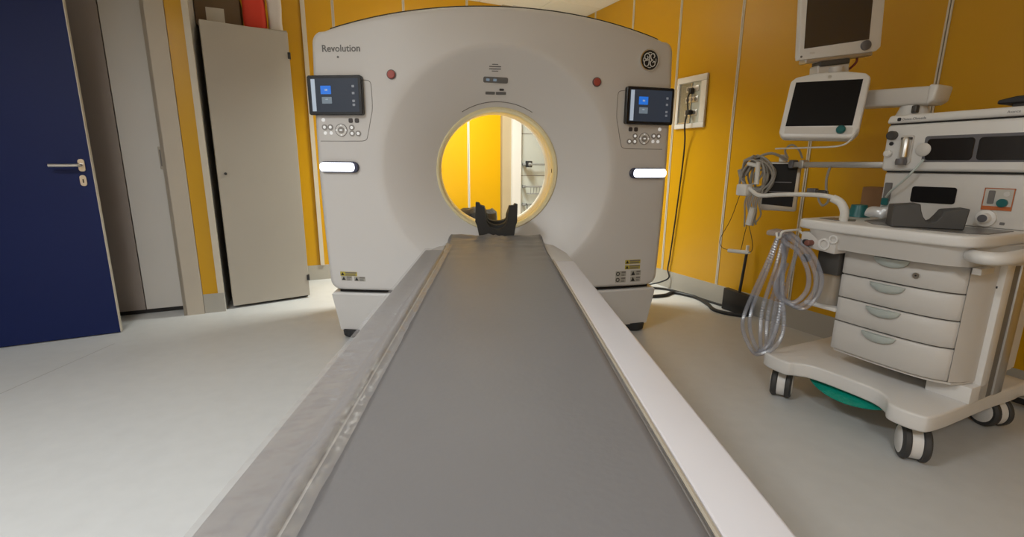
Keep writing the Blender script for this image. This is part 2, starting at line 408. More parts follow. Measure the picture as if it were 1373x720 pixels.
# ------------------------------------------------------------------ scanner gantry
G = thing('ct_scanner', 'white scanner gantry with round bore and two control screens', 'scanner', (0, 3.14, 0), R(3.2))
ZC, RB, RBELL, YB = 1.012, .348, .66, -.20
def ysurf(x, z):
    yf = -.40 + .11*x*x
    q = min(1., max(0., (RBELL-math.hypot(x, z-ZC))/(RBELL-RB)))
    return yf + (YB-yf)*q**1.06
def outline():
    P = []
    hw = lambda z: 1.0 + .022*math.sin(PI*min(1, max(0, (z-.31)/1.5)))
    N = 24
    P += [(-.93+1.86*i/30, .312) for i in range(31)]
    for k in range(1, 6): a = R(-90+90*k/5); P.append((hw(.372)-.06+.06*math.cos(a)*1.0, .372+.06*math.sin(a)))
    for i in range(1, N+1): z = .372+(1.68-.372)*i/N; P.append((hw(z), z))
    arch = lambda x: 1.862-.125*(abs(x)/.95)**2.1
    top = []
    x0 = hw(1.68)
    for k in range(1, 6): a = R(70*k/5); top.append((x0-.06+.06*math.cos(a), 1.68+.06*math.sin(a)))
    xs = top[-1][0]; zs = top[-1][1]; 
    P += top
    for i in range(1, 60):
        x = xs*(1-2*i/60); w_ = min(1, (1-abs(x)/xs)*14)
        P.append((x, arch(x)*w_ + zs*(1-w_)))
    P += [(-x, z) for x, z in reversed(top)]
    for i in range(N, 0, -1): z = .372+(1.68-.372)*i/N; P.append((-hw(z), z))
    for k in range(5, 0, -1): a = R(-90+90*k/5); P.append((-(hw(.372)-.06+.06*math.cos(a)), .372+.06*math.sin(a)))
    return P
OUT = outline()
def rad(a):
    c, s = math.cos(a), math.sin(a); best = 9
    n = len(OUT)
    for i in range(n):
        x0, z0 = OUT[i]; x1, z1 = OUT[(i+1) % n]; z0 -= ZC; z1 -= ZC
        den = c*(z1-z0)-s*(x1-x0)
        if abs(den) < 1e-12: continue
        t = (x0*(z1-z0)-z0*(x1-x0))/den; u = (x0*s-z0*c)/den
        if t > 0 and -1e-6 <= u <= 1+1e-6: best = min(best, t)
    return best
NA = 240
ANG = sorted(set([2*PI*i/NA for i in range(NA)] + [math.atan2(z-ZC, x) % (2*PI) for x, z in OUT if abs(abs(x)-1) < .08 or abs(x) > .9]))
ANG = [a for i, a in enumerate(ANG) if i == 0 or a-ANG[i-1] > 1e-4]
RAD = [rad(a) for a in ANG]
def gantry_front():
    V, F = [], []; n = len(ANG); rows = 0
    def row(fn):
        nonlocal rows
        for a, ro in zip(ANG, RAD): V.append(Vector(fn(a, ro)))
        rows += 1
    for k in range(17):
        r = RB+(RBELL-RB)*(k/16)
        row(lambda a, ro: (r*math.cos(a), ysurf(r*math.cos(a), ZC+r*math.sin(a)), ZC+r*math.sin(a)))
    for k in range(1, 11):
        def fn(a, ro):
            r = RBELL+(ro-.03-RBELL)*k/10; x, z = r*math.cos(a), ZC+r*math.sin(a)
            return (x, ysurf(x, z), z)
        row(fn)
    for k in range(1, 7):
        def fn(a, ro):
            p = math.sin(PI/2*k/6); r = ro-.03+.03*p; x, z = r*math.cos(a), ZC+r*math.sin(a)
            return (x, ysurf(x, z)+.03*(1-math.cos(PI/2*k/6)), z)
        row(fn)
    row(lambda a, ro: (ro*math.cos(a), -.10, ZC+ro*math.sin(a)))
    for k in range(rows-1):
        for i in range(n):
            j = (i+1) % n; F.append((k*n+i, k*n+j, (k+1)*n+j, (k+1)*n+i))
    return V, F
obj('front_cover', gantry_front(), 'gantry', G, angle=60)
def gantry_rear():
    V, F = [], []; n = len(ANG)
    for y, sc, rb in ((-.13, .985, 0), (.40, .985, 0), (.46, .955, 0), (.46, 0, .44)):
        for a, ro in zip(ANG, RAD):
            r = rb if rb else ro*sc; V.append(Vector((r*math.cos(a), y, ZC+r*math.sin(a))))
    for k in range(3):
        for i in range(n):
            j = (i+1) % n; F.append((k*n+i, k*n+j, (k+1)*n+j, (k+1)*n+i))
    return V, F
obj('rear_housing', gantry_rear(), 'gantry', G)
bt = lathe([(.348, -.20), (.344, -.19), (.350, .10), (.375, .34), (.44, .46)], 72, 'y')
bt = (bt[0], [f for f in bt[1] if len(f) == 4])
obj('bore_tube', mv(bt, 0, 0, ZC), 'bore', G)
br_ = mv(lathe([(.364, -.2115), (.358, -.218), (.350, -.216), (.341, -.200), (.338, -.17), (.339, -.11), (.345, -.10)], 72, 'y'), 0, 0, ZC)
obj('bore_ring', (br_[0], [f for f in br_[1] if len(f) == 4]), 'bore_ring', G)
for sx in (-1, 1): obj('laser_window', box(sx*.3385-.002, sx*.3385+.002, -.16, -.14, ZC-.012, ZC+.012), 'black', G)
# thin dark gap along the top edge
top_pts = [(ro*math.cos(a), ysurf(.9*math.cos(a), 1.7)+.02, ZC+ro*math.sin(a)) for a, ro in zip(ANG, RAD) if R(39) < a < R(141)]
top_pts = [(x, -.40+.11*x*x+.031, z) for x, _, z in top_pts]
obj('top_gap', tube(top_pts, .007, 6, smooth=False), 'dark_gap', G)
def base_shape(z0, z1, k0, k1, x0=1.0):
    n = 40; V, F = [], []
    plan = [(-x0+2*x0*i/n) for i in range(n+1)]
    for z, k in ((z0, k0), (z1-.012, k1), (z1, k1-.012)):
        for x in plan: V.append(Vector((x*k, -.40+.11*x*x+.012+(1-k)*.5, z)))
        for x in reversed(plan): V.append(Vector((x*k, .42, z)))
    m = 2*(n+1)
    for r in range(2):
        for i in range(m): j = (i+1) % m; F.append((r*m+i, r*m+j, (r+1)*m+j, (r+1)*m+i))
    F.append(tuple(range(m-1, -1, -1))); F.append(tuple(range(2*m, 3*m)))
    return V, F
obj('base_cover', base_shape(.05, .292, .965, 1.0), 'gantry_base', G)
obj('seam_gap', base_shape(.27, .33, .955, .955), 'dark_gap', G)  # dark filler block, shadow of the seam put into its colour
for sx in (-1, 1):
    for y in (-.215, .33):
        obj('foot', mv(lathe([(.06, 0), (.074, .01), (.080, .055), (.06, .056)], 28), sx*.885, y, 0), 'black_rubber', G)
def gm(x, z, off=0., tilt=True):
    """frame on the gantry face: x right, y into the face, z up"""
    d = 1e-3
    y = ysurf(x, z); dx = (ysurf(x+d, z)-ysurf(x-d, z))/(2*d); dz = (ysurf(x, z+d)-ysurf(x, z-d))/(2*d)
    n = Vector((dx, -1, dz)).normalized(); yv = -n
    xv = yv.cross(Vector((0, 0, 1))).normalized(); zv = xv.cross(yv)
    return Matrix(((xv.x, yv.x, zv.x, x+n.x*off), (xv.y, yv.y, zv.y, y+n.y*off), (xv.z, yv.z, zv.z, z+n.z*off), (0, 0, 0, 1)))
# control screens and keypads
def control(cx, cz, mir):
    M0 = gm(cx, cz)
    p = obj('control_screen', bev(face_plate(.304, .204, .012, .030), .003, 1), 'screen_bezel', G, M0, label='black touch screen with keypad below')
    obj('display', face_plate(.268, .172, .003, .0012), 'screen_ui', p, M0 @ Matrix.Translation((0, -.030, 0)))
    F_ = lambda x, z, w, h, m, n='icon': obj(n, face_plate(w, h, .002, .001, 2), m, p, M0 @ Matrix.Translation((x, -.0312, z)))
    F_(-.118, 0, .022, .165, 'ui_light', 'side_bar')
    F_(-.048, .027, .058, .043, 'ui_blue'); F_(-.045, -.026, .055, .034, 'ui_grey')
    F_(-.046, .027, .016, .010, 'ui_light'); F_(-.046, -.021, .016, .006, 'ui_light')
    for zz in (.045, .01, -.03, -.05): F_(.105, zz, .014, .012, 'ui_dim')
    B = lambda px: (px-452)*.00414*(-1 if mir else 1)
    Z = lambda py: -(py-129)*.0039
    def at(px, py): return gm(cx+B(px), cz+Z(py))
    for px, py in ((468.2, 162), (476.5, 162)):
        obj('key', bev(face_plate(.024, .024, .007, .004), .001, 1), 'button_dark', G, at(px, py))
    obj('key', face_disc(.010, .003), 'button_white', G, at(431, 161))
    for px, py in ((432, 171), (440, 171), (469, 171.5), (469, 179.5), (477.3, 179.5)):
        k = obj('key', face_disc(.0155, .003), 'button_grey', G, at(px, py)); obj('key_cap', face_disc(.008, .0045), 'button_white', k, at(px, py))
    for px, py in ((432.5, 179), (440.5, 179)):
        obj('key', face_disc(.009, .003), 'button_white', G, at(px, py))
    k = obj('dial', face_disc(.034, .003), 'machine_white', G, at(454.6, 175))
    obj('dial_ring', ring(.034, .031, .0035), 'line', k, at(454.6, 175))
    obj('dial_centre', face_disc(.018, .006), 'button_grey', k, at(454.6, 175))
    obj('dial_mark', face_plate(.016, .008, .003, .007, 2), 'button_white', k, at(454.6, 175))
    for dx, dz in ((0, .026), (0, -.026), (.027, 0), (-.027, 0)):
        obj('arrow', face_disc(.005, .0042, 10), 'button_white', k, at(454.6, 175) @ Matrix.Translation((dx, 0, dz)))
    line = [(488, 108), (496, 110), (498, 118), (498, 145), (495, 160), (490, 182), (486, 189), (470, 190), (425, 190)]
    pts = [gm(cx+B(px), cz+Z(py)) @ Vector((0, -.0003, 0)) for px, py in line]
    obj('keypad_seam', tube(pts, .0016, 5, 3), 'line', G)
control(-.882, 1.407, False)
control(.862, 1.381, True)
# light bars
for x0, x1, z, sx in ((-1.0, -.785, 1.028, -1), (.77, 1.0, 1.004, 1)):
    xm = (x0+x1)/2; M0 = gm(xm, z)
    p = obj('light_bar_bezel', bev(face_plate(x1-x0+.01, .062, .03, .018), .003, 1), 'bar_bezel', G, M0)
    obj('light_bar', bev(face_plate(x1-x0-.012, .05, .02, .020), .006, 2), 'light_bar', p, M0 @ Matrix.Translation((.010*sx, -.003, 0)))
# red buttons
for x, z in ((-.579, 1.515), (.542, 1.500)):
    k = obj('stop_button', bev(face_disc(.021, .012), .003, 1), 'red', G, gm(x, z), label='small round red stop button')
    obj('button_ring', ring(.025, .020, .006), 'red_ring', k, gm(x, z))
# lettering
obj('lettering', mv(text_shape('Revolution', .0490, offset=.0007), 0, -.0006, 0), 'grey_print', G, gm(-.848, 1.63) @ Matrix.Translation((-.104, 0, .002)), smooth=False, label='grey Revolution lettering')
obj('lettering_dot', face_disc(.006, .001, 12), 'grey_print', G, gm(-.864, 1.605))
# round badge
M0 = gm(.85, 1.63)
k = obj('badge', bev(face_disc(.056, .008, 40), .002, 1), 'black', G, M0, label='round black badge with chrome monogram')
obj('badge_ring', ring(.058, .052, .011, 40), 'chrome', k, M0)
mono = [[(-.006, .030), (-.020, .034), (-.033, .022), (-.030, .006), (-.018, .004), (-.012, .012), (-.018, .020)],
        [(-.004, .002), (-.016, -.002), (-.031, -.006), (-.034, -.022), (-.022, -.034), (-.008, -.028), (-.004, -.010), (-.004, .014), (-.003, .030)],
        [(.024, .012), (.030, .022), (.022, .034), (.008, .030), (.005, .016), (.012, .003), (.020, .001)],
        [(.018, .000), (.006, -.008), (.005, -.024), (.017, -.034), (.032, -.026), (.034, -.012), (.026, -.006), (.020, -.014)]]
for L in mono:
    obj('monogram', tube([(x, -.0105, z) for x, z in L], .0029, 6, 5), 'badge_silver', k, M0)
for a in range(0, 360, 90):
    obj('flourish', tube([(.040*math.cos(R(a+d)), -.0095, .040*math.sin(R(a+d))) for d in (-14, 0, 14)], .002, 5, 4), 'badge_silver', k, M0)
# speaker slits, indicator strips, arc groove
for x, z, w_, h_ in ((-.022, 1.583, .034, .004), (-.022, 1.573, .066, .005), (-.022, 1.562, .066, .005), (-.022, 1.552, .036, .004)):
    obj('speaker_slit', face_plate(w_, h_, .0015, .0015, 2), 'grey_print', G, gm(x, z))
k = obj('indicator_strip', bev(face_plate(.138, .032, .008, .006), .001, 1), 'grey_print', G, gm(-.017, 1.511) @ Matrix.Rotation(R(1.5), 4, 'Y'))
for dx in (-.044, -.004): obj('indicator', face_plate(.020, .014, .003, .008, 2), 'ui_grey', k, gm(-.017, 1.511) @ Matrix.Rotation(R(1.5), 4, 'Y') @ Matrix.Translation((dx, 0, .001)))
for dx, w_ in ((-.032, .054), (.030, .058)):
    obj('display_strip', face_plate(w_, .016, .003, .003, 2), 'grey_print', G, gm(-.014+dx, 1.446))
obj('display_strip', face_plate(.026, .011, .003, .003, 2), 'button_dark', G, gm(.019, 1.464))
arc = [(.391*math.cos(R(a)), ysurf(.391*math.cos(R(a)), ZC+.391*math.sin(R(a)))-.001, ZC+.391*math.sin(R(a))) for a in range(59, 123, 3)]
obj('laser_arc', tube(arc, .0022, 5, smooth=False), 'line', G)
# warning stickers
def sticker(x, z, w_, h_, material, tri=None, bars=True):
    M0 = gm(x, z)
    k = obj('warning_sticker', face_plate(w_, h_, .002, .001, 2), material, G, M0)
    x0 = -w_/2
    if tri:
        if tri == 't':
            sh = prism_xz([(x0+.004, -h_/2+.004), (x0+.004+h_*.8, -h_/2+.004), (x0+.004+h_*.4, h_/2-.003)], -.0016, 0)
        else:
            sh = mv(ring(h_*.38, h_*.24, .0016, 16), x0+h_*.45, 0, 0)
        obj('symbol', sh, 'black', k, M0)
        x0 += h_*1.05
    if bars:
        obj('print_bar', box(x0+.004, w_/2-.004, -.0016, 0, h_*.12, h_*.40), 'line', k, M0)
        for q in (-.10, -.32): obj('print_line', box(x0+.004, w_/2-.010, -.0015, 0, h_*q-.002, h_*q+.0015), 'grey_print', k, M0)
sticker(-.885, .412, .102, .026, 'sticker_yellow', 't')
sticker(-.898, .385, .066, .028, 'sticker_white', 't'); sticker(-.820, .383, .068, .028, 'sticker_white', 't')
sticker(.828, .468, .104, .026, 'sticker_yellow', 't'); sticker(.828, .435, .104, .026, 'sticker_yellow', 't')
for x, t_ in ((.752, 'c'), (.852, 't')):
    for z in (.396, .358): sticker(x, z, .070, .034, 'sticker_white', t_)

# ------------------------------------------------------------------ patient table
T = thing('patient_table', 'long scanner table with pale side rails leading into the bore', 'table', (0, 1.0, 0))
T0 = -1.0
def ty(y): return y-1.0
ebox(T, 'foot_plate', -.30, .30, ty(.15), ty(2.2), 0, .06, 'gantry_base', .02)
ebox(T, 'pedestal', -.24, .24, ty(.35), ty(2.0), .06, .50, 'gantry_base', .04, 3)
obj('table_frame', bev(prism_xz([(-.20, .49), (.20, .49), (.315, .56), (.325, .615), (-.325, .615), (-.315, .56)], ty(-.38), ty(2.24)), .01, 2), 'table_body', T)
obj('cradle', bev(prism_xz([(-.17, .585), (.17, .585), (.262, .632), (.262, .640), (-.262, .640), (-.262, .632)], ty(-.36), ty(2.72)), .006, 2), 'table_body', T)
def rail(x0, x1, y1, material, name, cut):
    prof = [(x0, .61), (x1, .61), (x1, .644), (x1-.006, .650), (x0+.006, .650), (x0, .644)]
    return obj(name, bev(prism_xz(prof, ty(-.37), ty(y1)), .003, 2), material, T)
rail(-.337, -.246, 2.25, 'rail_covered', 'side_rail', 0)
rail(.247, .337, 1.98, 'rail_white', 'side_rail', 0)
obj('rail_end', bev(prism([(.245, ty(1.985)), (.335, ty(1.985)), (.335, ty(2.20)), (.30, ty(2.42)), (.245, ty(2.50))], .61, .645), .006, 2), 'table_body', T)
obj('rail_end', bev(prism([(-.335, ty(2.255)), (-.245, ty(2.255)), (-.245, ty(2.46)), (-.30, ty(2.40))], .61, .640), .006, 2), 'table_body', T)
obj('edge_trim', tube([(.2445, ty(-.3), .6515), (.2445, ty(2.0), .6515)], .0035, 6, 2), 'mat_edge', T)
# mattress
def mattress():
    V, F = [], []; nx, ny = 40, 150; hw0 = .238; y0, y1 = -.36, 2.56
    prof = []
    for i in range(nx+1):
        u = -1+2*i/nx
        prof.append(u)
    def h(u, y):
        e_ = max(0, (y-1.82)/.74)
        hw = hw0+.014*e_**2
        x = u*hw
        edge = 1-abs(u)
        top = .664 + .010*e_**2
        z = top - .018*max(0, 1-edge/.05)**2
        if e_ > 0:
            z += e_*(.007*noise.noise(Vector((x*9, y*16, 0)))+.005*noise.noise(Vector((x*24, y*11, 3)))) + e_**2*.010*max(0, math.sin(y*60+4*math.sin(x*9)))**6
            z += .007*max(0, e_-.82)/.18*abs(u)**2
        z += .0012*noise.noise(Vector((x*6, y*3, 1)))
        return Vector((x, y, z))
    for j in range(ny+1):
        y = y0+(y1-y0)*j/ny
        for u in prof: V.append(h(u, y))
    n = nx+1
    for j in range(ny):
        for i in range(nx): F.append((j*n+i, j*n+i+1, (j+1)*n+i+1, (j+1)*n+i))
    k = len(V)
    for p in list(V[:k]): V.append(Vector((p.x*.985, p.y, .6415)))
    for j in range(ny):
        for i in range(nx): F.append((k+j*n+i, k+(j+1)*n+i, k+(j+1)*n+i+1, k+j*n+i+1))
    loop = [i for i in range(n)] + [j*n+nx for j in range(1, ny+1)] + [ny*n+i for i in range(nx-1, -1, -1)] + [j*n for j in range(ny-1, 0, -1)]
    for a, b in zip(loop, loop[1:]+loop[:1]): F.append((a, k+a, k+b, b))
    return V, F
tag(obj('mattress', mattress(), 'mat_vinyl', angle=60), 'long grey vinyl mattress lying on the scanner table', 'mattress')
# clear film over the left rail
def film():
    V, F = [], []; nx, ny = 18, 160
    for j in range(ny+1):
        y = -.3+2.58*j/ny
        for i in range(nx+1):
            u = i/nx; x = -.339+.132*u
            z = .6525 + (.024*math.sin(PI*min(1, max(0, (u-.55)/.50)))**1.2 if u > .55 else 0)
            if u > .80: z = max(z, .6685)
            w_ = .0035*abs(noise.noise(Vector((x*14, y*5, 0))))+.012*max(0, u-.45)*abs(noise.noise(Vector((x*34, y*13, 5))))
            V.append(Vector((x, y, z+w_)))
    n = nx+1
    for j in range(ny):
        for i in range(nx): F.append((j*n+i, j*n+i+1, (j+1)*n+i+1, (j+1)*n+i))
    return V, F
tag(obj('plastic_film', film(), 'film', angle=80), 'clear crinkled plastic film draped over the left table rail', 'plastic film')
# head holder
e = thing('head_holder', 'black U-shaped head holder at the far end of the mattress', 'head holder', (.005, 2.640, .6405), 0)
def u_prof(ri, zb, hi=1.):
    P = [(-.092, 0), (.092, 0), (.098, .03), (.106, .08), (.113, .10), (.115, .196*hi), (.100, .200*hi), (.096, .190*hi), (.070, .188*hi), (ri+.002, .14*hi)]
    for k in range(0, 11):
        a = R(-6-168*k/10); P.append((ri*math.cos(a), .118*hi+(.118*hi-zb)*math.sin(a)))
    P += [(-ri-.002, .14*hi), (-.068, .184*hi), (-.090, .190*hi), (-.098, .204*hi), (-.114, .206*hi), (-.117, .10), (-.108, .08), (-.098, .03)]
    return P
obj('cradle', prism_xz(u_prof(.060, .058), -.02, .03), 'foam_black', e)
obj('scoop', prism_xz(u_prof(.057, .074, .97), .03, .10), 'foam_black', e)
obj('scoop', prism_xz(u_prof(.053, .090, .93), .10, .15), 'foam_black', e)

# ------------------------------------------------------------------ behind the scanner
e = thing('waste_bin', 'black waste bag hanging over a bin behind the scanner', 'bin', W(1.64, 4.28, 0), TH)
obj('bin_body', lathe([(.14, 0), (.15, .01), (.18, .52), (.185, .54), (.17, .54)], 28), 'foam_grey', e)
bg = lathe([(.192, .30), (.198, .42), (.20, .56), (.19, .60), (.15, .635), (.10, .62), (.05, .65), (0.001, .635)], 40)
obj('bag', crumple(bg, .035, 7, 2), 'bag_black', e)
def equipment_rail(z, s0, s1, kind, lab):
    e = thing('equipment_rail', lab, 'rail', W((s0+s1)/2, TB-.02, z), TH, 'equipment rails seen through the bore')
    w_ = (s1-s0)/2
    obj('rail', rbox(-w_, w_, -.045, -.035, -.009, .009, .003), 'rail_dull', e)
    for x in (-w_+.03, w_-.03): obj('bracket', rbox(x-.012, x+.012, -.036, .016, -.015, .015, .003), 'rail_dull', e)
    if kind == 'hooks':
        for i in range(5):
            x = -w_+.04+i*(2*w_-.08)/4
            obj('hook', tube([(x, -.045, .012), (x, -.065, .0), (x, -.07, -.04), (x, -.095, -.055), (x, -.11, -.03)], .006, 6, 4), 'machine_dark', e)
    elif kind == 'clamps':
        for i in range(3):
            x = -w_+.06+i*(2*w_-.12)/2
            c_ = obj('clamp', rbox(x-.03, x+.03, -.08, -.03, -.03, .035, .006), 'black' if i != 1 else 'rail_dull', e)
            obj('clamp_screw', mv(lathe([(.012, 0), (.012, .04), (.02, .045), (.02, .06)], 14, 'y'), x, -.13, 0), 'rail_dull', c_)
    else:
        obj('basket_rim', tube([(-w_+.03, -.045, 0), (-w_+.03, -.16, 0), (w_-.03, -.16, 0), (w_-.03, -.045, 0)], .005, 6, 1, smooth=False), 'rail_dull', e)
        obj('basket_floor', tube([(-w_+.05, -.045, -.07), (-w_+.05, -.14, -.07), (w_-.05, -.14, -.07), (w_-.05, -.045, -.07)], .005, 6, 1, smooth=False), 'rail_dull', e)
        for i in range(9):
            x = -w_+.035+i*(2*w_-.07)/8
            obj('basket_wire', tube([(x, -.16, 0), (x*.95, -.14, -.07), (x*.95, -.045, -.07)], .003, 5, 1, smooth=False), 'rail_dull', e)
equipment_rail(1.27, 2.50, 2.90, 'hooks', 'short upper rail with hooks on the pale wall seen through the bore')
equipment_rail(1.05, 2.27, 2.90, 'clamps', 'rail with dark clamps on the pale wall seen through the bore')
equipment_rail(.82, 2.27, 2.62, 'basket', 'rail carrying a wire basket on the pale wall')
equipment_rail(.63, 2.27, 2.90, 'hooks', 'lowest rail with a row of dark hooks on the pale wall')

# ------------------------------------------------------------------ wall box, cables and dustpan by the right wall
RW = Matrix.Identity(4)
e = thing('wall_outlet_box', 'white framed outlet box with grey door on the right yellow wall', 'outlet box', W(SR, 3.0, 1.538), TH-PI/2)
# local: x along -t (towards camera right), y into wall
obj('frame', add(rbox(-.155, .155, -.022, 0, .150, .197, .005), rbox(-.155, .155, -.022, 0, -.197, -.160, .005), rbox(-.155, -.125, -.022, 0, -.16, .15, .005), rbox(.10, .155, -.022, 0, -.16, .15, .005)), 'machine_white', e)
obj('back_plate', box(-.125, .10, -.006, 0, -.16, .15), 'wall_supply', e)
for z, n_ in ((.10, 2), (.02, 3), (-.08, 3)):
    q = obj('socket_row', rbox(-.06, .07, -.012, -.004, z-.022, z+.022, .003), 'alu', e)
    for i in range(n_): obj('socket', mv(face_disc(.014, .003, 14), -.035+i*.04, -.012, z), 'slot', q)
dl = obj('glass_door', box(-.122, .0, -.010, -.007, -.157, .147), 'panel_glass', e)
obj('door_frame', add(box(-.003, .003, -.016, -.006, -.157, .147), box(-.122, 0, -.014, -.006, -.157, -.150)), 'alu', dl)
e2 = thing('power_cable', 'thin black cable hanging from the outlet box down the wall', 'cable', (0, 0, 0))
def WP(L): return [W(*p) for p in L]
obj('plug', tf(rbox(-.018, .018, -.06, -.013, -.018, .018, .006), Matrix.Translation(W(SR, 2.985, 1.46)) @ Matrix.Rotation(TH-PI/2, 4, 'Z')), 'black', e2)
obj('plug', tf(rbox(-.014, .014, -.05, -.013, -.022, .022, .006), Matrix.Translation(W(SR, 2.985, 1.62)) @ Matrix.Rotation(TH-PI/2, 4, 'Z')), 'black', e2)
obj('link_lead', tube(WP([(SR-.05, 2.985, 1.60), (SR-.065, 2.982, 1.56), (SR-.05, 2.985, 1.47)]), .006, 6), 'cable_black', e2)
obj('lead', tube(WP([(SR-.055, 2.985, 1.455), (SR-.07, 2.985, 1.36), (SR-.03, 3.01, 1.18), (SR-.02, 3.05, .70), (SR-.02, 3.085, .30), (SR-.02, 3.10, .17), (SR-.03, 3.07, .10), (SR-.07, 3.13, .05), (SR-.15, 3.22, .012), (2.70, 3.28, .008), (2.45, 3.28, .008)]), .0065, 8), 'cable_black', e2)
e2 = thing('floor_cable', 'thick black cable lying on the floor beside the scanner', 'cable', (0, 0, 0))
obj('thick_lead', tube(WP([(2.45, 2.98, .014), (2.60, 2.90, .014), (2.74, 2.88, .014), (2.86, 2.92, .014), (2.90, 2.85, .014), (2.92, 2.72, .014), (2.86, 2.55, .014), (2.79, 2.43, .014), (2.80, 2.33, .014), (2.86, 2.24, .014)]), .0135, 10), 'cable_black', e2)
obj('thin_lead', tube(WP([(2.50, 3.10, .01), (2.75, 3.14, .01), (2.90, 3.02, .01), (2.935, 2.80, .01), (2.94, 2.55, .01), (2.935, 2.40, .02)]), .009, 8), 'cable_black', e2)
e = thing('dustpan', 'black long-handled dustpan standing against the right wall', 'dustpan', W(SR-.065, 2.335, 0), TH-PI/2)
obj('pan', bev(add(prism_xz([(-.115, .005), (.115, .005), (.118, .150), (-.118, .165)], -.02, .035))[0:2] if False else prism_xz([(-.115, .003), (.110, .003), (.118, .150), (-.112, .165)], -.02, .03), .006, 2), 'black', e)
obj('handle', tube([(.012, .0, .15), (.016, .01, .30), (.020, .02, .455)], .010, 8, 4), 'black', e)
obj('grip', tube([(.020, .02, .45), (.021, .022, .50)], .011, 8, 3), 'machine_white', e)
e = thing('stand_base', 'low chrome bar of a stand at the right edge behind the machine', 'stand', W(2.90, .60, 0), R(-66))
obj('bar', rbox(-.34, .30, -.02, .02, .05, .075, .006), 'chrome', e)
obj('under_bar', rbox(-.34, .30, -.012, .012, .02, .05, .004), 'black', e)
for x in (-.30, .26): obj('pad', mv(lathe([(.016, 0), (.016, .021)], 12), x, 0, 0), 'black_rubber', e)

# ------------------------------------------------------------------ anaesthesia machine
AM = thing('anaesthesia_machine', 'beige anaesthesia machine on castors with four drawers', 'medical machine', W(2.03, 1.065, 0), R(-66.8))
def smooth_poly(pts, k=5): return [(p.x, p.y) for p in spline([(x, y, 0) for x, y in pts], k, True)]
base_pl = smooth_poly([(-.30, -.095), (-.20, -.105), (-.165, -.070), (-.10, -.035), (.10, -.030), (.175, -.065), (.215, -.115), (.30, -.110), (.33, -.04), (.33, .30), (.335, .56), (.28, .62), (-.28, .62), (-.325, .56), (-.32, .30), (-.325, -.03)], 5)
obj('base_platform', bev(prism(base_pl, .150, .212), .014, 3, 60), 'machine_white', AM)
def caster(u, v, ang):
    m = Matrix.Translation((u, v, 0)) @ Matrix.Rotation(ang, 4, 'Z')       # wheel axis along local x
    r = .067
    c_ = obj('caster', add(mv(lathe([(.02, -.016), (.061, -.016), (.061, .016), (.02, .016)], 32, 'x'), 0, 0, r), mv(lathe([(.022, .12), (.022, .152)], 16), 0, .0, 0)), 'machine_white', AM, m)
    for sx in (-1, 1):
        wv = lathe([(.045, -.013), (r-.008, -.013), (r, -.006), (r, .008), (r-.003, .012), (.045, .012)] if sx < 0 else [(.045, -.012), (r-.003, -.012), (r, -.008), (r, .006), (r-.008, .013), (.045, .013)], 32, 'x')
        obj('wheel', mv(wv, sx*.029, 0, r), 'tyre', c_, m)
        obj('hub', mv(lathe([(.051, -.0105), (.046, -.014), (.0, -.015)] if sx < 0 else [(.0, .015), (.046, .014), (.051, .0105)], 28, 'x'), sx*.031, 0, r), 'machine_white', c_, m)
caster(-.270, -.005, R(30)); caster(.262, -.020, R(38)); caster(.262, .55, R(70)); caster(-.26, .55, R(60))
ck = [(-.175, .150), (-.172, .136), (-.12, .118), (-.05, .108), (.03, .106), (.10, .114), (.145, .128), (.150, .150)]
fb = bev(prism_xz([(p.x, p.y) for p in spline([(x, y, 0) for x, y in ck], 3)], -.045, .02), .008, 2)
fb = ([Vector((p.x, p.y+.06*(p.x/.17)**2, p.z)) for p in fb[0]], fb[1])
obj('foot_brake', fb, 'teal', AM, label='teal plastic tray under the base')
# drawer unit: curved front plan
def plan_front(off=0.): return [(-.112, .046+off), (-.03, .041+off), (.06, .039+off), (.14, .041+off), (.20, .048+off), (.245, .062+off), (.280, .086+off)]
fr = [(p.x, p.y) for p in spline([(x, y, 0) for x, y in plan_front()], 4)]
unit = [(-.105, .50)] + [(-.105, .06)] + [(x, y+.014) for x, y in fr[1:-1]] + [(.288, .100), (.305, .145), (.312, .20), (.312, .50)]
obj('drawer_unit', prism(unit, .285, .735), 'slot', AM)
ebox(AM, 'left_panel', -.112, -.1045, .062, .50, .288, .735, 'drawer')
side = [(.283, .088), (.302, .128), (.314, .18), (.318, .22), (.318, .50), (.310, .50), (.306, .22), (.298, .17), (.277, .100)]
obj('side_panel', prism(side, .288, .735), 'drawer', AM, angle=50)
obj('unit_bottom', prism(unit, .277, .2855), 'machine', AM)
for z0, z1 in ((.618, .714), (.519, .6125), (.416, .5135), (.290, .4105)):
    pl = fr + [(x, y+.016) for x, y in reversed(fr)]
    d_ = obj('drawer', bev(prism(pl, z0, z1), .0025, 1, 60), 'drawer', AM, angle=50)
    V, F = [], []; N1 = 14; N2 = 6
    for i in range(N1+1):                                                 # scooped grip hanging from the drawer's top edge
        q = -1+2*i/N1; x = .064+.062*q; hgt = .034*math.sqrt(max(0, 1-q*q))+.001; dep = .020*math.sqrt(max(0, 1-q*q))+.0005
        for j in range(N2+1):
            a = PI/2*j/N2
            V.append(Vector((x, .035-dep*math.cos(a)*1.0, z1-.004-hgt*math.sin(a))))
        V.append(Vector((x, .0345, z1-.004)))
    n = N2+2
    for i in range(N1):
        for j in range(N2): F.append((i*n+j, i*n+j+1, (i+1)*n+j+1, (i+1)*n+j))
        F.append((i*n+N2+1, i*n, (i+1)*n, (i+1)*n+N2+1))
    obj('drawer_handle', (V, F), 'handle_green', d_)
    if z1 > .7:
        obj('lock', mv(face_disc(.011, .006, 16), .150, .040, .662), 'steel', d_); obj('keyhole', mv(face_disc(.003, .008, 8), .150, .040, .662), 'black', d_)
